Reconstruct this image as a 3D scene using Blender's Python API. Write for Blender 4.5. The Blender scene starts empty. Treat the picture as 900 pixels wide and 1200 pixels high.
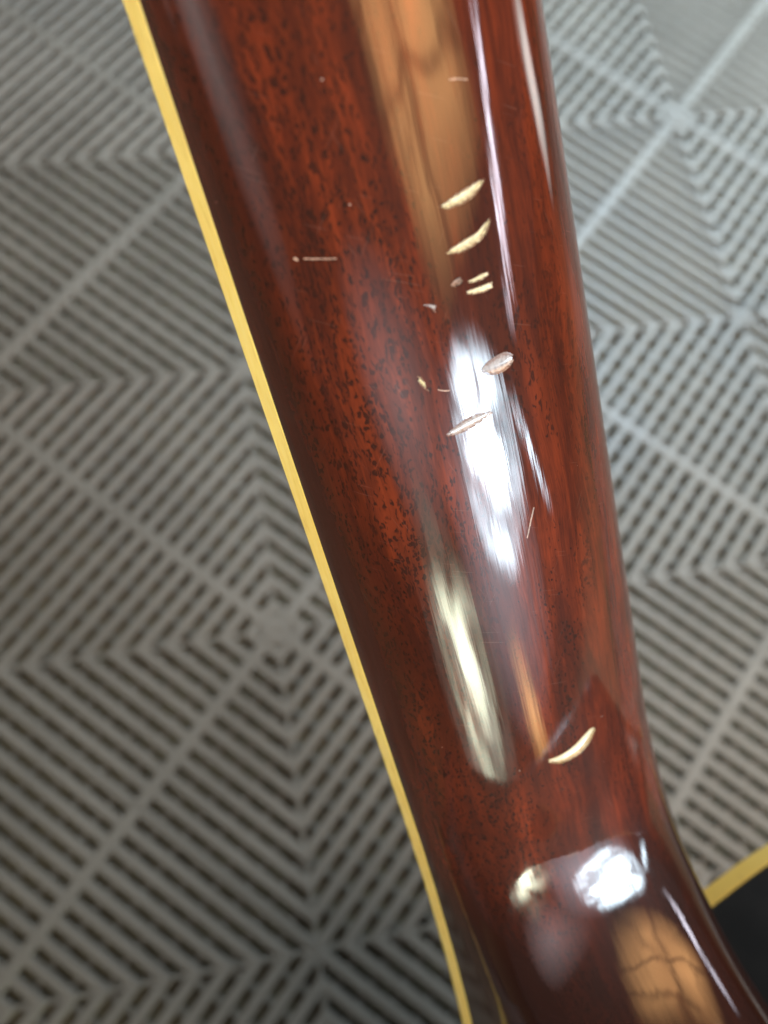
import bpy, bmesh, math, random
import numpy as np
from mathutils import Vector, Matrix, noise as mn
random.seed(7)
scene = bpy.context.scene
C = scene.collection
MM = 0.001
R = math.radians

# ---------------------------------------------------------------- camera
cam_d = bpy.data.cameras.new('camera')
cam = bpy.data.objects.new('camera', cam_d); C.objects.link(cam)
right = Vector((-0.579695, 0.809883, 0.089690))
down = Vector((0.751531, 0.573947, -0.325246))
fwd = Vector((-0.314888, -0.121139, -0.941366))
CAM = Vector((99.61, 94.47, 656.84)) * MM
m = Matrix((right, -down, -fwd)).transposed().to_4x4()
m.translation = CAM
cam.matrix_world = m
cam_d.sensor_fit = 'VERTICAL'
cam_d.sensor_height = 36.0
cam_d.sensor_width = 27.0
cam_d.lens = 36.0 * 1079 / 1200
cam_d.clip_start = 0.005
cam_d.clip_end = 60
cam_d.dof.use_dof = True
cam_d.dof.focus_distance = 0.132
cam_d.dof.aperture_fstop = 15.5
scene.camera = cam

# ---------------------------------------------------------------- world, lamps, exposure
world = bpy.data.worlds.new('World'); scene.world = world
world.use_nodes = True
bg = world.node_tree.nodes['Background']
bg.inputs[0].default_value = (0.92, 0.95, 1.0, 1)
bg.inputs[1].default_value = 0.07
scene.view_settings.view_transform = 'Standard'
scene.view_settings.look = 'None'
scene.view_settings.exposure = 0.0
scene.view_settings.gamma = 1.0
scene.cycles.max_bounces = 8
scene.cycles.glossy_bounces = 5
scene.cycles.use_denoising = True

REF = Vector((45, 85, 535)) * MM

def lamp(name, az, el, wdeg, hdeg, dist, color, radiance, feather=0.0, roll=0.0, pattern=None, oval=False):
    d = Vector((math.cos(R(el)) * math.cos(R(az)), math.cos(R(el)) * math.sin(R(az)), math.sin(R(el))))
    ld = bpy.data.lights.new(name, 'AREA')
    ld.shape = 'RECTANGLE'
    ld.size = 2 * dist * math.tan(R(wdeg / 2)); ld.size_y = 2 * dist * math.tan(R(hdeg / 2))
    ld.energy = radiance * math.pi * ld.size * ld.size_y
    ld.color = color
    o = bpy.data.objects.new(name, ld); C.objects.link(o)
    q = (-d).to_track_quat('-Z', 'Y').to_matrix().to_4x4() @ Matrix.Rotation(R(roll), 4, 'Z')
    q.translation = REF + d * dist
    o.matrix_world = q
    if feather or pattern:
        ld.use_nodes = True
        nt = ld.node_tree; N = nt.nodes; L = nt.links
        em = N['Emission']
        geo = N.new('ShaderNodeNewGeometry')
        sep = N.new('ShaderNodeSeparateXYZ'); L.new(geo.outputs['Parametric'], sep.inputs[0])
        def math_(op, a, b=None, clamp=False):
            n = N.new('ShaderNodeMath'); n.operation = op; n.use_clamp = clamp
            for i, v in enumerate((a, b)):
                if v is None: continue
                if isinstance(v, (int, float)): n.inputs[i].default_value = v
                else: L.new(v, n.inputs[i])
            return n.outputs[0]
        f = max(feather, 1e-3)
        acc = None
        if oval:      # soft rounded patch of light
            a = math_('SUBTRACT', sep.outputs[0], 0.5); b = math_('SUBTRACT', sep.outputs[1], 0.5)
            r2 = math_('SQRT', math_('ADD', math_('MULTIPLY', a, a), math_('MULTIPLY', b, b)))
            acc = math_('DIVIDE', math_('SUBTRACT', 0.5, r2), f, True)
        for ax in (() if oval else (0, 1)):
            u = sep.outputs[ax]
            for e in (u, math_('SUBTRACT', 1.0, u)):
                s = math_('DIVIDE', e, f, True)
                acc = s if acc is None else math_('MULTIPLY', acc, s)
        if pattern:
            acc = math_('MULTIPLY', acc, pattern(N, L, geo.outputs['Parametric'], math_))
        L.new(acc, em.inputs['Strength'])
    return o

def field(N, L, uv, scale, dist=0.0):
    nz = N.new('ShaderNodeTexNoise'); nz.inputs['Scale'].default_value = scale
    nz.inputs['Detail'].default_value = 2; nz.inputs['Distortion'].default_value = dist
    L.new(uv, nz.inputs['Vector']); return nz.outputs['Fac']
def remap(N, L, v, a, b, lo, hi):
    mr = N.new('ShaderNodeMapRange'); mr.interpolation_type = 'SMOOTHSTEP'
    for i, x in enumerate((a, b, lo, hi)): mr.inputs[i + 1].default_value = x
    L.new(v, mr.inputs[0]); return mr.outputs[0]
def twigs(N, L, uv, math_):
    """tan blind outside, with a forked branch hanging before it"""
    nz = N.new('ShaderNodeTexNoise'); nz.inputs['Scale'].default_value = 3.0; nz.inputs['Detail'].default_value = 1
    L.new(uv, nz.inputs['Vector'])
    sc = N.new('ShaderNodeVectorMath'); sc.operation = 'SCALE'; sc.inputs[3].default_value = 0.22
    L.new(nz.outputs['Color'], sc.inputs[0])
    ad = N.new('ShaderNodeVectorMath'); ad.operation = 'ADD'
    L.new(uv, ad.inputs[0]); L.new(sc.outputs[0], ad.inputs[1])
    sp = N.new('ShaderNodeSeparateXYZ'); L.new(ad.outputs[0], sp.inputs[0])
    acc = remap(N, L, field(N, L, uv, 1.7), 0.3, 0.7, 0.62, 1.1)
    for (x0, y0, x1, y1, w, lo) in ((0.45, 0.1, 0.62, 1.1, 0.030, 0.35), (0.1, 0.75, 1.1, 0.95, 0.022, 0.5), (0.55, 0.5, 1.1, 0.35, 0.020, 0.5), (0.15, 0.15, 0.62, 0.8, 0.018, 0.55), (0.85, 0.1, 0.95, 1.1, 0.016, 0.6)):
        dx, dy = x1 - x0, y1 - y0; l = math.hypot(dx, dy)
        t = math_('ADD', math_('MULTIPLY', sp.outputs[0], dy / l), math_('MULTIPLY', sp.outputs[1], -dx / l))
        d = math_('ABSOLUTE', math_('SUBTRACT', t, (x0 * dy - y0 * dx) / l))
        acc = math_('MULTIPLY', acc, remap(N, L, d, w * 0.4, w * 1.6, lo, 1.0))
    s2 = N.new('ShaderNodeSeparateXYZ'); L.new(uv, s2.inputs[0])
    return math_('MULTIPLY', acc, remap(N, L, s2.outputs[1], 0.35, 0.95, 1.0, 0.5))
def leaves(N, L, uv, math_):
    """bright garden seen through a window: uneven"""
    return remap(N, L, field(N, L, uv, 3.6, 0.4), 0.36, 0.60, 0.14, 1.25)

WARM = (1.0, 0.50, 0.19)
COOL = (0.70, 0.87, 1.0)
lamp('lamp_tan_blind', 100, 31, 32, 32, 2.2, WARM, 10.5, 0.24, 0, twigs)
def garden(N, L, uv, math_):
    """the same, dimmer toward its top"""
    s2 = N.new('ShaderNodeSeparateXYZ'); L.new(uv, s2.inputs[0])
    return math_('MULTIPLY', leaves(N, L, uv, math_), remap(N, L, s2.outputs[1], 0.48, 0.74, 1.0, 0.08))
lamp('lamp_window', 88, 6.0, 21, 17, 2.2, COOL, 80.0, 0.38, 0, leaves, True)
lamp('lamp_window_halo', 82, 2.0, 30, 27, 2.3, (0.90, 0.88, 1.0), 4.8, 0.5, 0, None, True)  # dim halo added around the window for the soft glow in the lacquer
lamp('lamp_window_strip', 101, 0.0, 1.6, 11, 2.2, COOL, 40.0, 0.45, 15)
lamp('lamp_roof_gap', 116, 12.2, 24, 2.2, 2.2, (0.90, 0.86, 1.0), 30.0, 0.3, 31)
lamp('lamp_pale_window', 58.5, -1.0, 22, 23, 2.2, (0.92, 1.0, 0.74), 24.0, 0.42, 0, garden, True)
lamp('lamp_pale_curtain', 58, -2.0, 32, 26, 2.25, (0.95, 0.96, 0.82), 5.0, 0.5, 0, garden, True)
lamp('lamp_side_window', 146, -5, 9, 15, 1.8, (0.95, 0.95, 0.9), 7.0, 0.35)
lamp('lamp_warm_strip', 80, -9.5, 6, 12, 1.7, (1.0, 0.52, 0.18), 12.0, 0.5)
lamp('lamp_overhead', 92, 74, 60, 30, 1.8, (1.0, 0.90, 0.76), 3.3, 0.15)
lamp('lamp_right_high', 140, 50, 44, 26, 1.8, (1.0, 0.97, 0.92), 2.4, 0.2)  # unseen fill, added to brighten the right side of the neck
lamp('lamp_left_high', -38, 54, 60, 28, 1.6, (1.0, 0.95, 0.86), 0.7, 0.15)  # unseen high fill, added to lift the left binding
near = lamp('lamp_binding_fill', -30, 30, 20, 20, 0.6, (1.0, 0.96, 0.90), 2.6, 0.3)  # unseen narrow fill close by, added only to brighten the binding
near.data.spread = R(38)
lamp('lamp_left', -20, 10, 60, 30, 1.8, (1.0, 0.90, 0.88), 2.1, 0.5)
lamp('lamp_left_low', -58, -3, 44, 20, 1.3, (1.0, 0.93, 0.88), 3.2, 0.3)  # second unseen left fill, added low for a brighter binding
lamp('lamp_grey_haze', 58, 15, 42, 22, 2.3, (0.95, 0.80, 0.84), 2.8, 0.5, 0, None, True)  # unseen dim lamp, added for the dull purple haze on the neck
sky = lamp('lamp_open_sky', 190, 36, 40, 40, 1.1, (0.60, 0.81, 1.0), 13.5, 0.15)
sky.data.spread = R(122)
sky.matrix_world = Matrix.Translation((-1.05, -0.02, 0.98))

# ---------------------------------------------------------------- node helpers
def mat(name):
    mt = bpy.data.materials.new(name); mt.use_nodes = True
    nt = mt.node_tree
    return mt, nt.nodes, nt.links, nt.nodes['Principled BSDF']

class G:
    """short hand for building node trees"""
    def __init__(s, N, L): s.N, s.L = N, L
    def _in(s, sock, v):
        if isinstance(v, bpy.types.NodeSocket): s.L.new(v, sock)
        else: sock.default_value = v
    def math(s, op, a, b=0.0, clamp=False):
        n = s.N.new('ShaderNodeMath'); n.operation = op; n.use_clamp = clamp
        s._in(n.inputs[0], a); s._in(n.inputs[1], b); return n.outputs[0]
    def scale(s, vec, xyz):
        n = s.N.new('ShaderNodeVectorMath'); n.operation = 'MULTIPLY'
        s._in(n.inputs[0], vec); n.inputs[1].default_value = xyz; return n.outputs[0]
    def add(s, a, b):
        n = s.N.new('ShaderNodeVectorMath'); n.operation = 'ADD'
        s._in(n.inputs[0], a); s._in(n.inputs[1], b); return n.outputs[0]
    def noise(s, vec, scale=1.0, detail=2.0, rough=0.5, color=False):
        n = s.N.new('ShaderNodeTexNoise'); s._in(n.inputs['Vector'], vec)
        n.inputs['Scale'].default_value = scale; n.inputs['Detail'].default_value = detail
        n.inputs['Roughness'].default_value = rough
        return n.outputs['Color' if color else 'Fac']
    def voronoi(s, vec, scale=1.0, rnd=1.0):
        n = s.N.new('ShaderNodeTexVoronoi'); s._in(n.inputs['Vector'], vec)
        n.inputs['Scale'].default_value = scale; n.inputs['Randomness'].default_value = rnd
        return n
    def ramp(s, v, a, b, lo=0.0, hi=1.0, smooth=True):
        n = s.N.new('ShaderNodeMapRange'); n.interpolation_type = 'SMOOTHSTEP' if smooth else 'LINEAR'
        s._in(n.inputs[0], v)
        for i, x in enumerate((a, b, lo, hi)): s._in(n.inputs[i + 1], x)
        return n.outputs[0]
    def mix(s, f, a, b):
        n = s.N.new('ShaderNodeMix'); n.data_type = 'RGBA'
        s._in(n.inputs['Factor'], f); s._in(n.inputs['A'], a); s._in(n.inputs['B'], b)
        return n.outputs['Result']
    def bump(s, h, strength, dist):
        n = s.N.new('ShaderNodeBump'); s._in(n.inputs['Height'], h)
        n.inputs['Strength'].default_value = strength; n.inputs['Distance'].default_value = dist
        return n.outputs[0]

# ---------------------------------------------------------------- materials
def wood_material():
    mt, N, L, P = mat('lacquered_mahogany'); g = G(N, L)
    at = N.new('ShaderNodeAttribute'); at.attribute_name = 'grain'      # x across, y along, in mm
    sep = N.new('ShaderNodeSeparateXYZ'); L.new(at.outputs['Vector'], sep.inputs[0])
    v = g.scale(at.outputs['Vector'], (1, 1, 0))
    warp = g.scale(g.noise(g.scale(v, (0.12, 0.03, 0)), 1, 2, 0.5, True), (5.0, 9.0, 0))
    w = g.add(v, warp)
    broad = g.noise(g.scale(w, (0.16, 0.035, 0)), 1, 4, 0.6)
    streak = g.noise(g.scale(w, (1.1, 0.05, 0)), 1, 4, 0.65)
    fine = g.noise(g.scale(w, (5.0, 0.30, 0)), 1, 2, 0.6)
    tone = g.math('ADD', g.math('MULTIPLY', broad, 0.55), g.math('ADD', g.math('MULTIPLY', streak, 0.35), g.math('MULTIPLY', fine, 0.18)))
    col = g.mix(g.ramp(tone, 0.42, 0.72), (0.056, 0.0110, 0.0048, 1), (0.205, 0.033, 0.0088, 1))
    # open pores: short dark dashes along the grain, thick in some zones and sparse in others
    zone = g.noise(g.scale(v, (0.10, 0.030, 0)), 1, 2, 0.5)
    dens = g.math('MAXIMUM', g.ramp(zone, 0.38, 0.64), g.ramp(sep.outputs[0], 0.0, -14.0))
    jig = g.add(w, g.scale(g.noise(g.scale(v, (1.6, 0.9, 0)), 1, 1, 0.5, True), (0.9, 1.1, 0)))
    pores = None
    for (sx, sy, r0, r1, amt) in ((1.55, 0.72, 0.16, 0.47, 0.93), (2.1, 0.62, 0.13, 0.50, 0.9), (3.1, 0.34, 0.10, 0.52, 0.85)):
        vo = g.voronoi(g.scale(jig, (sx, sy, 0)))
        rs = N.new('ShaderNodeSeparateColor'); L.new(vo.outputs['Color'], rs.inputs[0])
        size = g.math('MULTIPLY', g.ramp(rs.outputs[0], 0.0, 0.75), g.math('ADD', g.math('MULTIPLY', dens, 0.75), 0.2))
        edge = g.math('MULTIPLY', size, r1)
        hit = g.ramp(vo.outputs['Distance'], g.math('MULTIPLY', edge, 0.55), edge, amt, 0.0)
        pores = hit if pores is None else g.math('MAXIMUM', pores, hit)
    pores = g.math('MULTIPLY', pores, g.ramp(sep.outputs[0], 3.0, 15.0, 1.0, 0.5))
    col = g.mix(pores, col, (0.020, 0.008, 0.005, 1))
    # smoky mottling of the stain, with a dull dark reflection painted in
    stain_reflection = g.ramp(g.noise(g.scale(v, (0.085, 0.016, 0)), 1, 3, 0.55), 0.40, 0.62)
    col = g.mix(g.math('MULTIPLY', g.math('MULTIPLY', stain_reflection, 0.75), g.ramp(sep.outputs[0], 2.0, 14.0, 1.0, 0.3)), col, (0.030, 0.0085, 0.0045, 1))
    # faint hairlines from handling
    for ang, th in ((0.5, 0.735), (-0.9, 0.745), (1.25, 0.75)):
        ca, sa = math.cos(ang), math.sin(ang)
        rx = g.math('ADD', g.math('MULTIPLY', sep.outputs[0], ca), g.math('MULTIPLY', sep.outputs[1], sa))
        ry = g.math('ADD', g.math('MULTIPLY', sep.outputs[0], -sa), g.math('MULTIPLY', sep.outputs[1], ca))
        cb = N.new('ShaderNodeCombineXYZ'); L.new(g.math('MULTIPLY', rx, 0.11), cb.inputs[0]); L.new(g.math('MULTIPLY', ry, 4.5), cb.inputs[1])
        hl = g.ramp(g.noise(cb.outputs[0], 1, 1, 0.5), th, th + 0.03)
        col = g.mix(g.math('MULTIPLY', hl, 0.11), col, (0.45, 0.30, 0.24, 1))
    # dust specks caught in the lacquer
    du = g.voronoi(g.scale(v, (0.16, 0.16, 0)))
    col = g.mix(g.ramp(du.outputs['Distance'], 0.012, 0.022, 0.8, 0.0), col, (0.6, 0.5, 0.42, 1))
    # edge shade painted into the colour, heavier left; then sunburst toward the heel
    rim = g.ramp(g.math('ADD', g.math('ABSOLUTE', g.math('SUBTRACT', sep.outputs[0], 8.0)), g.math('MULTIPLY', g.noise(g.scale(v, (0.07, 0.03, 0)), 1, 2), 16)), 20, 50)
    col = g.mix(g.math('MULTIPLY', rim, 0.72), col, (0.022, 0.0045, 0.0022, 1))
    burst = g.ramp(g.math('ADD', sep.outputs[1], g.math('MULTIPLY', g.noise(g.scale(v, (0.05, 0.03, 0)), 1, 2), 24)), 92, 122)
    col = g.mix(g.math('MULTIPLY', burst, 0.86), col, (0.016, 0.006, 0.004, 1))
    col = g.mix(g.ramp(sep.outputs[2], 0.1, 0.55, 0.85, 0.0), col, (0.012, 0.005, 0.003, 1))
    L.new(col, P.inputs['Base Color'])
    P.inputs['Roughness'].default_value = 0.55
    P.inputs['Specular IOR Level'].default_value = 0.05
    P.inputs['Coat Weight'].default_value = 1.0
    P.inputs['Coat IOR'].default_value = 1.52
    rough = g.ramp(g.noise(g.scale(v, (0.5, 0.05, 0)), 1, 4, 0.7), 0.35, 0.8, 0.03, 0.085)
    L.new(rough, P.inputs['Coat Roughness'])
    sink = g.math('ADD', g.noise(g.scale(v, (0.9, 0.02, 0)), 1, 3, 0.6), g.math('MULTIPLY', g.noise(g.scale(v, (0.35, 0.12, 0)), 1, 2, 0.5), 0.5))
    L.new(g.bump(sink, 0.03, 0.0006), P.inputs['Coat Normal'])
    return mt

def simple(name, col, rough, coat=0.0, var=0.15, scale=200.0, bump=0.0, spec=0.5, coat_rough=0.05):
    mt, N, L, P = mat(name); g = G(N, L)
    tc = N.new('ShaderNodeTexCoord')
    nz = g.noise(tc.outputs['Object'], scale, 4, 0.6)
    lo = tuple(c * (1 - var) for c in col) + (1,); hi = tuple(min(1, c * (1 + var)) for c in col) + (1,)
    L.new(g.mix(g.ramp(nz, 0.3, 0.7), lo, hi), P.inputs['Base Color'])
    L.new(g.ramp(nz, 0.2, 0.8, max(0, rough - 0.06), rough + 0.06), P.inputs['Roughness'])
    P.inputs['Coat Weight'].default_value = coat
    P.inputs['Coat Roughness'].default_value = coat_rough
    P.inputs['Specular IOR Level'].default_value = spec
    if bump: L.new(g.bump(nz, bump, 0.0004), P.inputs['Normal'])
    return mt

M_wood = wood_material()
def cream_material():
    mt, N, L, P = mat('aged_cream_plastic'); g = G(N, L)
    p = N.new('ShaderNodeTexCoord').outputs['Object']
    a = g.noise(p, 22, 3, 0.6); b = g.noise(g.scale(p, (1, 0.25, 1)), 700, 3, 0.6)
    c = g.mix(g.ramp(a, 0.3, 0.7), (0.86, 0.60, 0.13, 1), (0.94, 0.73, 0.20, 1))
    c = g.mix(g.math('MULTIPLY', g.ramp(b, 0.55, 0.78), 0.45), c, (0.55, 0.33, 0.08, 1))
    L.new(c, P.inputs['Base Color'])
    L.new(g.ramp(b, 0.3, 0.7, 0.28, 0.5), P.inputs['Roughness'])
    P.inputs['Coat Weight'].default_value = 0.5; P.inputs['Coat Roughness'].default_value = 0.15
    L.new(g.bump(b, 0.2, 0.0003), P.inputs['Normal'])
    return mt
M_cream = cream_material()
M_board = simple('rosewood', (0.03, 0.016, 0.01), 0.5, 0, 0.4, 300)
M_black = simple('black_lacquer', (0.016, 0.016, 0.016), 0.45, 0.8, 0.2, 60, 0.0, 0.25, 0.2)
def chip_material(name, pale, edge, coat, amount=1.0):
    """bare wood inside, with torn lacquer along the rim ('rim' is 0 in the middle, 1 at the outline)"""
    mt, N, L, P = mat(name); g = G(N, L)
    r = N.new('ShaderNodeAttribute'); r.attribute_name = 'rim'
    p = N.new('ShaderNodeTexCoord').outputs['Object']
    nz = g.noise(p, 2600, 3, 0.7); fib = g.noise(g.scale(p, (1.0, 0.15, 1)), 2800, 2, 0.5)
    tear = g.ramp(g.math('ADD', r.outputs['Fac'], g.math('MULTIPLY', g.math('SUBTRACT', nz, 0.5), 1.5)), 0.50, 0.88)
    base = g.mix(g.math('MULTIPLY', g.ramp(fib, 0.42, 0.7), 0.5 * amount), pale + (1,), tuple(c * 0.45 for c in pale) + (1,))
    L.new(g.mix(g.math('MULTIPLY', tear, 0.85), base, edge + (1,)), P.inputs['Base Color'])
    P.inputs['Roughness'].default_value = 0.5
    P.inputs['Coat Weight'].default_value = coat; P.inputs['Coat Roughness'].default_value = 0.06
    P.inputs['Coat IOR'].default_value = 1.6
    L.new(g.bump(nz, 0.5, 0.00015), P.inputs['Normal'])
    return mt
M_chip = chip_material('bare_wood', (0.90, 0.85, 0.60), (0.20, 0.07, 0.03), 0.0)
M_crush = chip_material('crushed_lacquer', (0.45, 0.42, 0.42), (0.20, 0.10, 0.07), 1.0, 1.3)
M_scratch = simple('scratched_lacquer', (0.40, 0.26, 0.19), 0.5, 0.3, 0.5, 1500)
M_steel = simple('nickel', (0.5, 0.5, 0.5), 0.3)

def plastic_material():
    mt, N, L, P = mat('grey_tile_plastic'); g = G(N, L)
    tc = N.new('ShaderNodeNewGeometry'); p = tc.outputs['Position']
    big = g.noise(p, 9.0, 4, 0.6); small = g.noise(p, 420.0, 3, 0.6)
    c = g.mix(g.ramp(big, 0.3, 0.7), (0.170, 0.154, 0.126, 1), (0.222, 0.200, 0.163, 1))
    c = g.mix(g.math('MULTIPLY', g.ramp(small, 0.45, 0.8), 0.25), c, (0.22, 0.22, 0.20, 1))
    L.new(c, P.inputs['Base Color'])
    L.new(g.ramp(big, 0.3, 0.7, 0.36, 0.5), P.inputs['Roughness'])
    L.new(g.bump(small, 0.25, 0.0003), P.inputs['Normal'])
    return mt
M_tile = plastic_material()

def ground_material():
    mt, N, L, P = mat('dirty_concrete'); g = G(N, L)
    tc = N.new('ShaderNodeNewGeometry'); p = tc.outputs['Position']
    a = g.noise(p, 14.0, 5, 0.65); b = g.noise(p, 160.0, 4, 0.7)
    c = g.mix(g.ramp(a, 0.35, 0.68), (0.15, 0.122, 0.075, 1), (0.25, 0.205, 0.115, 1))
    c = g.mix(g.math('MULTIPLY', g.ramp(b, 0.5, 0.7), 0.6), c, (0.06, 0.055, 0.035, 1))
    L.new(c, P.inputs['Base Color']); P.inputs['Roughness'].default_value = 0.9
    L.new(g.bump(b, 0.5, 0.002), P.inputs['Normal'])
    return mt
M_ground = ground_material()

# ---------------------------------------------------------------- mesh helpers
def obj(name, me, material=None, parent=None):
    if material is not None and not me.materials: me.materials.append(material)
    o = bpy.data.objects.new(name, me); C.objects.link(o)
    if parent is not None: o.parent = parent
    return o

def mesh(name, verts, faces, smooth=False):
    me = bpy.data.meshes.new(name)
    me.from_pydata([tuple(v) for v in verts], [], faces); me.update()
    if smooth: me.polygons.foreach_set('use_smooth', [True] * len(me.polygons))
    return me

# ================================================================= FLOOR
TILE = 0.300
NR = 11                                  # rings of slats from hub to rim
PITCH = TILE / 2 / NR
SW = PITCH * 0.575                        # slat width
TOP = 0.0                                # slat tops at z = 0
GROUND_Z = -0.016

ground = obj('ground', mesh('ground', [(-30, -30, GROUND_Z), (30, -30, GROUND_Z), (30, 30, GROUND_Z), (-30, 30, GROUND_Z)], [(0, 1, 2, 3)]), M_ground)
ground['kind'] = 'structure'

def slat_mesh(k):
    """one mitred side of ring k: runs along x at distance y from the hub, its ends cut at 45 degrees"""
    yc = k * PITCH
    y0, y1 = yc - SW / 2, yc + SW / 2
    if k == NR: y1 = TILE / 2 - 0.00004
    if k == 1: y0 = yc - SW / 2
    ch = 0.0016; zb = TOP - 0.005
    c1 = 0.0001 if k == NR else ch
    prof = [(y0, zb), (y0, TOP - ch), (y0 + ch, TOP), (y1 - c1, TOP), (y1, TOP - c1), (y1, zb)]
    vs, fs = [], []
    for sgn in (-1, 1):
        for (y, z) in prof: vs.append((sgn * (y - 0.00003), y, z))
    n = len(prof)
    for i in range(n - 1): fs.append((i, i + 1, n + i + 1, n + i))
    fs.append(tuple(range(n - 1, -1, -1))); fs.append(tuple(range(n, 2 * n)))
    return mesh('slat', vs, fs)

def box(vs, fs, x0, x1, y0, y1, z0, z1, ch=0.0):
    b = len(vs)
    if ch:
        vs += [(x0, y0, z0), (x1, y0, z0), (x1, y1, z0), (x0, y1, z0), (x0, y0, z1 - ch), (x1, y0, z1 - ch), (x1, y1, z1 - ch), (x0, y1, z1 - ch),
               (x0 + ch, y0 + ch, z1), (x1 - ch, y0 + ch, z1), (x1 - ch, y1 - ch, z1), (x0 + ch, y1 - ch, z1)]
        for a in (0, 4):
            for i in range(4):
                j = (i + 1) % 4
                fs.append((b + a + i, b + a + j, b + a + 4 + j, b + a + 4 + i))
        fs.append((b + 8, b + 9, b + 10, b + 11)); fs.append((b + 3, b + 2, b + 1, b))
    else:
        vs += [(x0, y0, z0), (x1, y0, z0), (x1, y1, z0), (x0, y1, z0), (x0, y0, z1), (x1, y0, z1), (x1, y1, z1), (x0, y1, z1)]
        for i in range(4):
            j = (i + 1) % 4
            fs.append((b + i, b + j, b + 4 + j, b + 4 + i))
        fs.append((b + 4, b + 5, b + 6, b + 7)); fs.append((b + 3, b + 2, b + 1, b))

SLATS = [slat_mesh(k) for k in range(1, NR + 1)]
for me in SLATS: me.materials.append(M_tile)
# rib from hub to rim along +y, a hair above the slats
vs, fs = [], []; box(vs, fs, -0.0047, 0.0047, 0.0100, TILE / 2 - 0.0003, TOP - 0.007, TOP + 0.0004, 0.0012)
RIB = mesh('rib', vs, fs); RIB.materials.append(M_tile)
# the low lattice that carries the slats: bars across every gap, one sector (a wedge) joined in one mesh
vs, fs = [], []
BAR = 0.0181
for i in range(-8, 9):
    if i == 0: continue
    x = i * BAR
    a = max(abs(x) + 0.002, 0.012)
    if a < TILE / 2 - 0.002:
        box(vs, fs, x - 0.0017, x + 0.0017, a, TILE / 2 - 0.0005, TOP - 0.012, TOP - 0.0062)
LATTICE = mesh('under_lattice', vs, fs); LATTICE.materials.append(M_tile)
# diagonal rib under the mitred corners of the slats
vs, fs = [], []
box(vs, fs, -0.0017, 0.0017, 0.0102, TILE / 2 * math.sqrt(2) - 0.001, TOP - 0.0072, TOP - 0.0012, 0.0006)
DIAG = mesh('corner_rib', vs, fs); DIAG.materials.append(M_tile)
# hub disc
def hub_mesh():
    bm = bmesh.new()
    r, n = 0.0112, 28
    rings = []
    for (rr, z) in ((r, TOP - 0.008), (r, TOP - 0.0002), (r - 0.0010, TOP + 0.0008), (0.0, TOP + 0.0008)):
        if rr == 0: rings.append([bm.verts.new((0, 0, z))])
        else: rings.append([bm.verts.new((rr * math.cos(2 * math.pi * i / n), rr * math.sin(2 * math.pi * i / n), z)) for i in range(n)])
    for a, b in zip(rings[:-1], rings[1:]):
        for i in range(n):
            j = (i + 1) % n
            if len(b) == 1: bm.faces.new((a[i], a[j], b[0]))
            else: bm.faces.new((a[i], a[j], b[j], b[i]))
    me = bpy.data.meshes.new('hub'); bm.to_mesh(me); bm.free()
    me.materials.append(M_tile)
    return me
HUB = hub_mesh()
vs, fs = [], []; box(vs, fs, -0.0010, 0.0010, -0.007, 0.007, TOP + 0.0004, TOP + 0.0016, 0.0005)
SLOT = mesh('hub_slot', vs, fs); SLOT.materials.append(M_tile)
vs, fs = [], []
for sx in (-1, 1):
    for sy in (-1, 1):
        for d in (0.05, 0.11):
            box(vs, fs, sx * d - 0.004, sx * d + 0.004, sy * d - 0.004, sy * d + 0.004, GROUND_Z, TOP - 0.0061)
FEET = mesh('feet', vs, fs); FEET.materials.append(M_tile)

floor = bpy.data.objects.new('floor', None); C.objects.link(floor); floor['kind'] = 'structure'
floor.empty_display_size = 0.05

def rot(me, name, parent, q):
    o = bpy.data.objects.new(name, me); C.objects.link(o); o.parent = parent
    o.rotation_euler = (0, 0, q * math.pi / 2)
    return o

def deck_tile(i, j):
    t = bpy.data.objects.new('deck_tile', None); C.objects.link(t); t.parent = floor
    t.empty_display_size = 0.02
    t.location = (i * TILE + random.uniform(-.0003, .0003), j * TILE + random.uniform(-.0003, .0003), random.uniform(-.0004, .0004))
    t.rotation_euler = (random.uniform(-.002, .002), random.uniform(-.002, .002), random.uniform(-.001, .001))
    for q in range(4):
        for k in range(NR):
            rot(SLATS[k], 'slat', t, q)
        rot(RIB, 'rib', t, q)
        rot(LATTICE, 'under_lattice', t, q)
        rot(DIAG, 'corner_rib', t, q + 0.5)
    obj('hub', HUB, None, t)
    s = obj('hub_slot', SLOT, None, t); s.rotation_euler = (0, 0, R(45))
    obj('feet', FEET, None, t)
    return t

# the visible part of the floor, plus its nearest neighbours
VIEW = [(-1.015, -1.82), (-2.62, 0.005), (0.052, 1.396), (0.983, 0.051)]
def inside(x, y, pad):
    for a, b in zip(VIEW, VIEW[1:] + VIEW[:1]):
        ex, ey = b[0] - a[0], b[1] - a[1]
        l = math.hypot(ex, ey)
        if ((x - a[0]) * ey - (y - a[1]) * ex) / l > pad: return False
    return True
seen, near = [], []
for i in range(-5, 4):
    for j in range(-4, 4):
        # clockwise or not, test with both windings through the centroid
        ok = any(inside(i + dx, j + dy, 0.0) for dx in (-.5, -.25, 0, .25, .5) for dy in (-.5, -.25, 0, .25, .5))
        (seen if ok else near).append((i, j))
if not seen:
    VIEW.reverse()
    seen, near = [], []
    for i in range(-5, 4):
        for j in range(-4, 4):
            ok = any(inside(i + dx, j + dy, 0.0) for dx in (-.5, -.25, 0, .25, .5) for dy in (-.5, -.25, 0, .25, .5))
            (seen if ok else near).append((i, j))
for (i, j) in seen: deck_tile(i, j)
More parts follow.
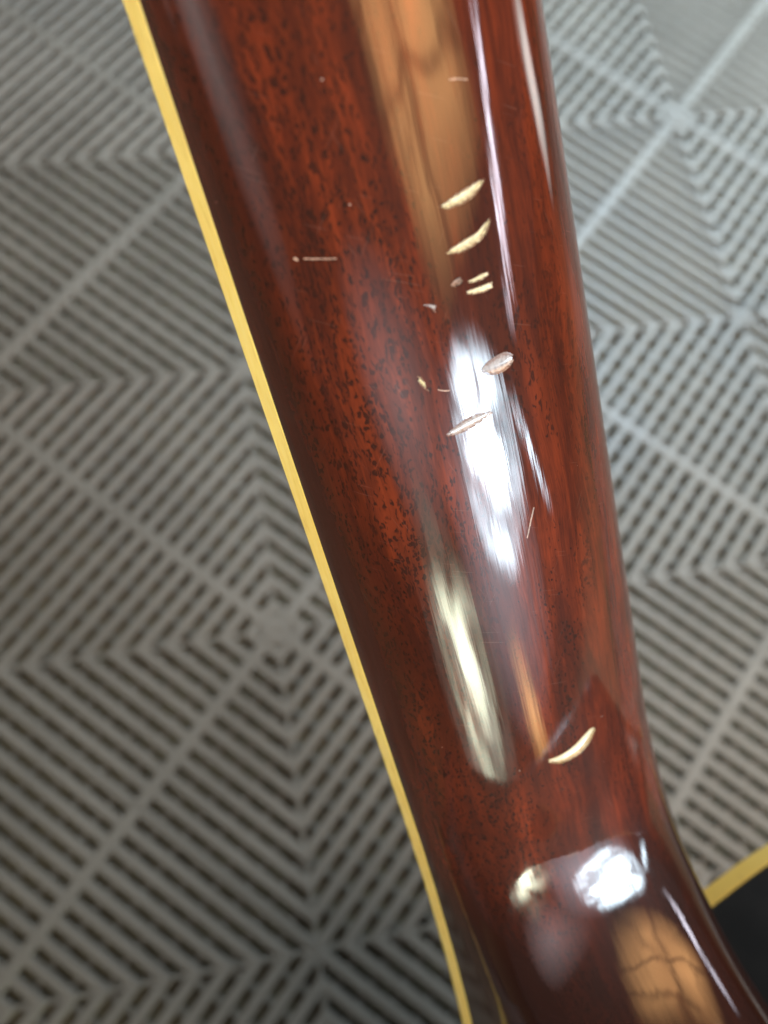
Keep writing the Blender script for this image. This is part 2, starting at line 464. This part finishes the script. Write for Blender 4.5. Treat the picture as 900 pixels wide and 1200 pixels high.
# tiles out of the frame, seen only in the lacquer: one joined part
vs, fs = [], []
for (i, j) in near:
    for q in range(4):
        c, s = round(math.cos(q * math.pi / 2)), round(math.sin(q * math.pi / 2))
        for me in SLATS + [RIB]:
            b = len(vs)
            for v in me.vertices:
                x, y, z = v.co
                vs.append((i * TILE + c * x - s * y, j * TILE + s * x + c * y, z))
            for p in me.polygons: fs.append(tuple(b + k for k in p.vertices))
far = obj('tiles_beyond', mesh('tiles_beyond', vs, fs), M_tile, floor); far['kind'] = 'stuff'

# ================================================================= GUITAR
# axes: x across the neck, y along it toward the body, z out of the back of the neck (millimetres)
AX_B = Vector((-0.925328, 0.374093, -0.061832))
AX_A = Vector((0.288595, 0.589093, -0.754773))
AX_N = Vector((0.245931, 0.716257, 0.653066))
GO = Vector((40.8426, 78.8208, 531.0576)) * MM
guitar = bpy.data.objects.new('guitar', None); C.objects.link(guitar)
gm = Matrix((AX_B * -1, AX_A, AX_N)).transposed()
# keep the frame right-handed: local x points against AX_B
guitar.matrix_world = Matrix.Translation(GO) @ gm.to_4x4()
guitar.empty_display_size = 0.05
guitar['label'] = 'glossy red brown guitar seen from behind, dented neck with cream binding above grey slatted tiles'
guitar['category'] = 'guitar'

W0, TAP, TH, PEXP, BH = 50.0, 0.03544, 15.0, 2.2, 6.0
HS0, HR = 75.0, 80.0
JOINT = 160.0
BODY_D = 100.0

def width(s): return W0 + TAP * s
def flare(s): return 0.0004 * max(0.0, s - 70.0) ** 2 if s < 200 else 0.0004 * 130.0 ** 2
def section(s, th):
    """point of the neck's back at s along the neck and angle th (0 = image left edge) -> local mm, x to the image right"""
    d = min(max(0.0, s - HS0), HR * 0.98)
    h = HR - math.sqrt(HR * HR - d * d)
    e = min(1.0, d / 40.0)
    pp = PEXP + 0.4 * e
    c, sn = math.cos(th), math.sin(th)
    x = -math.copysign(abs(c) ** (2 / pp), c) * width(s) / 2
    if x < 0: x *= 1 + flare(s) / (width(s) / 2)
    z = max(sn, 0.0) ** (2 / pp) * (TH + h)
    return x, s, z
def LV(x, y, z): return (-x * MM, y * MM, z * MM)

def section_normal(s, th):
    p = Vector(section(s, th))
    t1 = Vector(section(s + .05, th)) - p; t2 = Vector(section(s, th + .002)) - p
    n = t2.cross(t1); n.normalize()
    if n.dot(Vector((p.x, 0, p.z + 4))) < 0: n = -n
    return n

DENTS = {
 # name: (top edge, bottom edge, depth mm, material, ragged)
 'chip1': ([(-37.3, 1.4832), (-37.54, 1.5188), (-37.82, 1.5567), (-38.06, 1.5933), (-38.2, 1.6366), (-38.28, 1.679), (-38.12, 1.7168)], [(-37.21, 1.4824), (-36.54, 1.5185), (-36.41, 1.5572), (-36.37, 1.5918), (-36.6, 1.6363), (-37.18, 1.6786), (-37.94, 1.7151)], .6, 'chip', .3),
 'chip2': ([(-31.8, 1.4686), (-32.18, 1.5024), (-32.42, 1.5461), (-32.56, 1.5829), (-32.79, 1.6266), (-33.28, 1.6681), (-33.53, 1.705)], [(-31.66, 1.4718), (-31.28, 1.5076), (-30.99, 1.5511), (-31.07, 1.5916), (-31.39, 1.6378), (-32.03, 1.6767), (-33.2, 1.7071)], .6, 'chip', .3),
 'chip3': ([(-26.37, 1.5275), (-26.29, 1.5673), (-26.2, 1.6051), (-26.05, 1.655)], [(-25.91, 1.5282), (-25.42, 1.5653), (-25.13, 1.6013), (-25.18, 1.6527)], .22, 'chip', .35),
 'chip3b': ([(-27.49, 1.5447), (-27.51, 1.5742), (-27.62, 1.6073), (-27.43, 1.6423)], [(-27.13, 1.5461), (-26.85, 1.5736), (-26.76, 1.6051), (-26.97, 1.6433)], .2, 'chip', .3),
 'chip3c': ([(-28.0, 1.4617), (-28.43, 1.4922), (-28.41, 1.5139)], [(-27.51, 1.4664), (-27.19, 1.495), (-27.47, 1.5278)], .2, 'scratch', .6),
 'chip4': ([(-26.95, 1.3044), (-26.77, 1.3353), (-26.33, 1.3685)], [(-26.81, 1.3077), (-26.22, 1.3347), (-25.35, 1.3546)], .18, 'crush', .5),
 'dent5': ([(-15.73, 1.5243), (-16.28, 1.5628), (-16.48, 1.6039), (-16.34, 1.6511), (-15.45, 1.6913)], [(-15.22, 1.525), (-14.25, 1.5574), (-13.83, 1.5984), (-13.9, 1.6473), (-14.59, 1.6897)], .2, 'crush', .1),
 'dent6': ([(-9.04, 1.2664), (-9.59, 1.3222), (-10.02, 1.3862), (-9.99, 1.4505), (-9.39, 1.5321)], [(-8.75, 1.2688), (-8.36, 1.3266), (-8.25, 1.3913), (-8.46, 1.4578), (-8.97, 1.5337)], .22, 'crush', .1),
 'chip7': ([(-18.49, 1.1863), (-18.21, 1.2033), (-17.49, 1.216)], [(-17.56, 1.1819), (-16.53, 1.2015), (-15.77, 1.2291)], .18, 'chip', .3),
 'chip8': ([(58.79, 1.4327), (59.38, 1.4982), (59.66, 1.5612), (59.42, 1.6232), (58.74, 1.6951), (58.47, 1.7491), (59.09, 1.7848)], [(59.71, 1.4334), (61.43, 1.4988), (62.26, 1.5647), (62.58, 1.6316), (61.92, 1.7051), (60.71, 1.7584), (59.84, 1.7881)], .6, 'chip8', .08),
 'scr1': ([(-36.63, 0.7301), (-36.31, 0.8011), (-35.97, 0.869), (-35.71, 0.9159)], [(-36.39, 0.7263), (-36.03, 0.7969), (-35.69, 0.865), (-35.47, 0.9127)], .05, 'scratch', .6),
 'scr1b': ([(-36.87, 0.6661), (-36.93, 0.6786), (-36.68, 0.6916)], [(-36.68, 0.6629), (-36.43, 0.676), (-36.37, 0.6923)], .05, 'scratch', .3),
 'scr2': ([(8.5, 1.6419), (10.37, 1.6079), (12.84, 1.5739)], [(8.75, 1.649), (10.68, 1.616), (13.1, 1.579)], .05, 'scratch', .3),
 'scr3': ([(-49.84, 1.6325), (-49.56, 1.6774), (-49.1, 1.7241)], [(-49.59, 1.6302), (-49.3, 1.6742), (-48.85, 1.7209)], .05, 'scratch', .6),
 'scr4': ([(-15.66, 1.2777), (-15.21, 1.3082), (-14.87, 1.3396)], [(-15.5, 1.275), (-15.0, 1.3051), (-14.7, 1.3366)], .05, 'scratch', .5),
}
DENT_LABEL = {
 'chip1': 'ragged pale chip through the lacquer, uppermost of the row',
 'chip2': 'crescent shaped pale chip just below the uppermost one',
 'chip3': 'lower of two short pale nicks side by side', 'chip3b': 'upper of two short pale nicks side by side',
 'chip3c': 'broken whitish nick left of two short nicks', 'chip4': 'tiny white nick left of the row of chips',
 'dent5': 'whitish crushed dent above the window reflection', 'dent6': 'slanting crushed dent across the window reflection',
 'chip7': 'small upright pale nick beside the window reflection', 'chip8': 'smooth curved gouge of bare wood near the heel',
 'scr1': 'fine pale scratch on the left side of the neck', 'scr1b': 'speck at the end of the fine pale scratch', 'scr2': 'thin slanting scratch right of the window reflection',
 'scr3': 'faint pale scratch near the top', 'scr4': 'short faint scratch beside the upright nick'}

# neck surface, resampled by arc length; fine over the stretch that is in view
def arc_table(s, n=400):
    ths = np.linspace(0, math.pi, n)
    pts = np.array([section(s, t) for t in ths])
    L_ = np.concatenate([[0], np.cumsum(np.linalg.norm(np.diff(pts, axis=0), axis=1))])
    return ths, L_

S_fine = np.arange(-72, 118, 0.2)
S_all = np.concatenate([np.linspace(-300, -72.4, 60), S_fine, np.linspace(118.3, JOINT - 0.2, 80)])
NTH = 330
verts, grain = [], []
def clean_poly(d):
    t, b = d[0], d[1]
    return [(s, a) for s, a in t] + [(s, a) for s, a in reversed(b)]
POLYS = {k: np.array(clean_poly(v)) for k, v in DENTS.items() if v[2] >= .15}
def in_poly(poly, s, a):
    r = False; n = len(poly); j = n - 1
    for i in range(n):
        if (poly[i, 1] > a) != (poly[j, 1] > a) and s < (poly[j, 0] - poly[i, 0]) * (a - poly[i, 1]) / (poly[j, 1] - poly[i, 1]) + poly[i, 0]: r = not r
        j = i
    return r
def edge_dist(poly, s, a, k):
    best = 9e9; n = len(poly)
    for i in range(n):
        p = poly[i]; q = poly[(i + 1) % n]
        px, py, qx, qy = p[0], p[1] * k, q[0], q[1] * k
        dx, dy = qx - px, qy - py
        t = max(0, min(1, ((s - px) * dx + (a * k - py) * dy) / (dx * dx + dy * dy + 1e-12)))
        best = min(best, math.hypot(s - px - t * dx, a * k - py - t * dy))
    return best
holes = set()
BB = {k: (p[:, 0].min() - 1, p[:, 0].max() + 1, p[:, 1].min() - .04, p[:, 1].max() + .04) for k, p in POLYS.items()}
for s in S_all:
    ths, L_ = arc_table(s, 260)
    tgt = np.linspace(0, L_[-1], NTH)
    tt = np.interp(tgt, L_, ths)
    for a, l in zip(tt, tgt):
        p = Vector(section(s, a))
        for k, (s0, s1, a0, a1) in BB.items():
            if s0 < s < s1 and a0 < a < a1 and in_poly(POLYS[k], s, a): holes.add(len(verts))
        verts.append(LV(*p)); grain.append((l - L_[-1] / 2, s, min(l, L_[-1] - l)))
faces = []
for i in range(len(S_all) - 1):
    for j in range(NTH - 1):
        a = i * NTH + j
        q = (a, a + 1, a + NTH + 1, a + NTH)
        if not all(v in holes for v in q): faces.append(q)
# flat underside (glued to the fretboard) and end caps
faces.append(tuple(range(NTH - 1, -1, -1)))
last = (len(S_all) - 1) * NTH
faces.append(tuple(range(last, last + NTH)))
me = mesh('neck', verts, faces, True)
at = me.attributes.new('grain', 'FLOAT_VECTOR', 'POINT')
at.data.foreach_set('vector', np.array(grain, dtype=np.float32).ravel())
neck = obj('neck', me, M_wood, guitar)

def grid_dent(key, d):
    top, bot, depth, kind, rag = d
    n, mrow = 56, 14
    tp = np.array(top); bt = np.array(bot)
    u = np.linspace(0, 1, n + 1)
    def res(p):
        # smooth resample
        k = np.linspace(0, 1, len(p))
        out = np.empty((n + 1, 2))
        for c in range(2):
            y = p[:, c]
            mlt = np.gradient(y, k)
            for q, uu in enumerate(u):
                i = min(int(uu * (len(p) - 1)), len(p) - 2)
                h = k[i + 1] - k[i]; t = (uu - k[i]) / h
                out[q, c] = ((2*t**3 - 3*t**2 + 1) * y[i] + (t**3 - 2*t**2 + t) * h * mlt[i] + (-2*t**3 + 3*t**2) * y[i+1] + (t**3 - t**2) * h * mlt[i+1])
        return out
    T_, B_ = res(tp), res(bt)
    vs, rims = [], []
    for i in range(n + 1):
        sp = B_[i] - T_[i]
        rg = rag * (0.5 + 0.5 * mn.noise(Vector((i * 0.45, len(key) + top[0][0], 0.3))) + 0.4 * mn.noise(Vector((i * 0.9, top[0][0], 4.3)))) * 0.45
        rg2 = rag * (0.9 if kind == 'scratch' else 0.3) * (0.5 + 0.5 * mn.noise(Vector((i * 0.5, 5.1, 2.3))))
        for j in range(mrow + 1):
            f = j / mrow
            f2 = rg * (1 - f) + f * (1 - rg2)
            s, a = T_[i] + sp * f2
            if depth > .1:
                wl = math.hypot(sp[0], sp[1] * 25) * (1 - rg - rg2)
                ed = min(f, 1 - f) * wl
                prof_ = math.sin(math.pi * f ** 1.4) ** 0.8 * math.sin(math.pi * (0.04 + 0.92 * i / n)) ** 0.5
                off = 0.03 - (depth + (0.12 * mn.noise(Vector((i * .8, j * .9, 1.7))) if kind == 'chip' else 0)) * prof_ * min(1, ed / 0.25)
            else: off = 0.02
            p = Vector(section(s, a)) + section_normal(s, a) * off
            vs.append(LV(*p)); rims.append(max(abs(2 * f - 1) ** (0.7 if f < .5 else 1.1), abs(2 * i / n - 1) ** 6))
    fs = []
    for i in range(n):
        for j in range(mrow):
            a = i * (mrow + 1) + j
            fs.append((a, a + mrow + 1, a + mrow + 2, a + 1))
    name = 'scratch' if key.startswith('scr') else ('dent' if kind == 'crush' else 'chip')
    me_ = mesh(name, vs, fs, kind in ('chip8', 'scratch', 'crush'))
    ra = me_.attributes.new('rim', 'FLOAT', 'POINT'); ra.data.foreach_set('value', np.array(rims, dtype=np.float32))
    o = obj(name, me_, {'chip': M_chip, 'chip8': M_chip8, 'crush': M_crush, 'scratch': M_scratch}[kind], neck)
    o['label'] = DENT_LABEL[key]
M_chip8 = chip_material('bare_wood_sealed', (0.74, 0.68, 0.46), (0.50, 0.34, 0.14), 0.8, 0.4)
for key, d in DENTS.items(): grid_dent(key, d)

# fretboard with cream binding on each side
def strip(name, x0f, x1f, z0, z1, s0, s1, material, parent, ch=0.35):
    vs, fs = [], []
    ss_ = np.linspace(s0, s1, 60)
    for s in ss_:
        x0, x1 = x0f(s), x1f(s)
        if x0 > x1: x0, x1 = x1, x0
        ring = [(x0 + ch, z0), (x0, z0 + ch), (x0, z1 - ch), (x0 + ch, z1), (x1 - ch, z1), (x1, z1 - ch), (x1, z0 + ch), (x1 - ch, z0)]
        for x, z in ring: vs.append(LV(x, s, z))
    n = 8
    for i in range(len(ss_) - 1):
        for j in range(n):
            k = (j + 1) % n
            fs.append((i * n + j, (i + 1) * n + j, (i + 1) * n + k, i * n + k))
    fs.append(tuple(range(n))); fs.append(tuple(range((len(ss_) - 1) * n + n - 1, (len(ss_) - 1) * n - 1, -1)))
    return obj(name, mesh(name, vs, fs, False), material, parent)
FE = 255.0
board = strip('fretboard', lambda s: -width(s) / 2 - flare(s) + 1.6, lambda s: width(s) / 2 - 1.6, -BH + .1, -0.02, -300, FE, M_board, guitar)
strip('binding', lambda s: -width(s) / 2 - flare(s) - 0.05, lambda s: -width(s) / 2 - flare(s) + 1.62, -BH, -0.03, -300, FE, M_cream, board)
strip('binding', lambda s: width(s) / 2 - 1.62, lambda s: width(s) / 2 + 0.05, -BH, -0.03, -300, FE, M_cream, board)

# body: outline of one half, mirrored
half = [(0, 161), (20, 161), (38, 161.2), (60, 163), (90, 171), (118, 187), (138, 212), (146, 246), (142, 286), (130, 325), (126, 350), (136, 388),
        (165, 434), (194, 490), (203, 545), (192, 605), (155, 660), (95, 700), (40, 714), (0, 716)]
def catmull(pts, n):
    out = []
    P_ = [pts[0]] + pts + [pts[-1]]
    for i in range(1, len(P_) - 2):
        p0, p1, p2, p3 = [Vector(q) for q in P_[i - 1:i + 3]]
        for k in range(n):
            t = k / n
            out.append(0.5 * ((2 * p1) + (p2 - p0) * t + (2 * p0 - 5 * p1 + 4 * p2 - p3) * t * t + (-p0 + 3 * p1 - 3 * p2 + p3) * t ** 3))
    out.append(Vector(pts[-1]))
    return out
hp = catmull(half, 8)
outline = [(p.x, p.y) for p in hp] + [(-p.x, p.y) for p in reversed(hp[1:-1])]
no = len(outline)
nrm = []
for i in range(no):
    a, b = Vector(outline[i - 1]), Vector(outline[(i + 1) % no])
    t = (b - a).normalized(); nn = Vector((t.y, -t.x))
    nrm.append(nn)
c0 = Vector((0, 440))
if sum((Vector(o_) - c0).dot(n_) for o_, n_ in zip(outline, nrm)) < 0: nrm = [-n_ for n_ in nrm]
def loft(name, rings, material, parent, caps=True, smooth=True):
    vs, fs = [], []
    for (off, z) in rings:
        for (x, y), n_ in zip(outline, nrm): vs.append(LV(x + n_.x * off, y + n_.y * off, z))
    nr = len(rings)
    for r in range(nr - 1 if caps else nr):
        r2 = (r + 1) % nr
        for i in range(no):
            j = (i + 1) % no
            fs.append((r * no + i, r * no + j, r2 * no + j, r2 * no + i))
    if caps:
        fs.append(tuple(range(no - 1, -1, -1))); fs.append(tuple(range((nr - 1) * no, nr * no)))
    return obj(name, mesh(name, vs, fs, smooth), material, parent)
body = loft('body', [(-2.4, 0.5), (-2.3, 1.0), (-0.3, 4.7), (0, 5.2), (0, BODY_D - 5), (-0.7, BODY_D - 2.4), (-2.3, BODY_D - .7), (-5, BODY_D)], M_black, guitar, True, False)
loft('body_binding', [(0.25, 0.4), (0.25, 4.6), (-2.2, 5.0), (-2.2, 0.0), (-0.2, 0.0)], M_cream, body, False, False)
M_back = simple('dark_brown_lacquer', (0.045, 0.026, 0.022), 0.5, 1.0, 0.2, 40, 0.0, 0.3, 0.22)
body.data.materials.append(M_back)
for p_ in body.data.polygons:
    if min(body.data.vertices[k].co.z for k in p_.vertices) > (BODY_D - 1.5) * MM: p_.material_index = 1
# headstock above the frame
vs, fs = [], []
def ring(s, w, z0, z1):
    b = len(vs)
    for x, z in ((-w, z0), (w, z0), (w, z1), (-w, z1)): vs.append(LV(x, s, z))
    return b
rings = [ring(-299, 20, -6, 9), ring(-318, 26, -1, 13), ring(-335, 34, 3, 18), ring(-420, 38, 26, 41), ring(-455, 30, 35, 50)]
for a, b in zip(rings[:-1], rings[1:]):
    for i in range(4):
        j = (i + 1) % 4
        fs.append((a + i, a + j, b + j, b + i))
fs.append((rings[0], rings[0] + 3, rings[0] + 2, rings[0] + 1)); e = rings[-1]; fs.append((e, e + 1, e + 2, e + 3))
hs = obj('headstock', mesh('headstock', vs, fs), M_black, guitar)
for o in (neck, body, board, hs):
    bm = bmesh.new(); bm.from_mesh(o.data); bmesh.ops.recalc_face_normals(bm, faces=bm.faces); bm.to_mesh(o.data); bm.free()
for o in list(board.children) + list(body.children):
    bm = bmesh.new(); bm.from_mesh(o.data); bmesh.ops.recalc_face_normals(bm, faces=bm.faces); bm.to_mesh(o.data); bm.free()
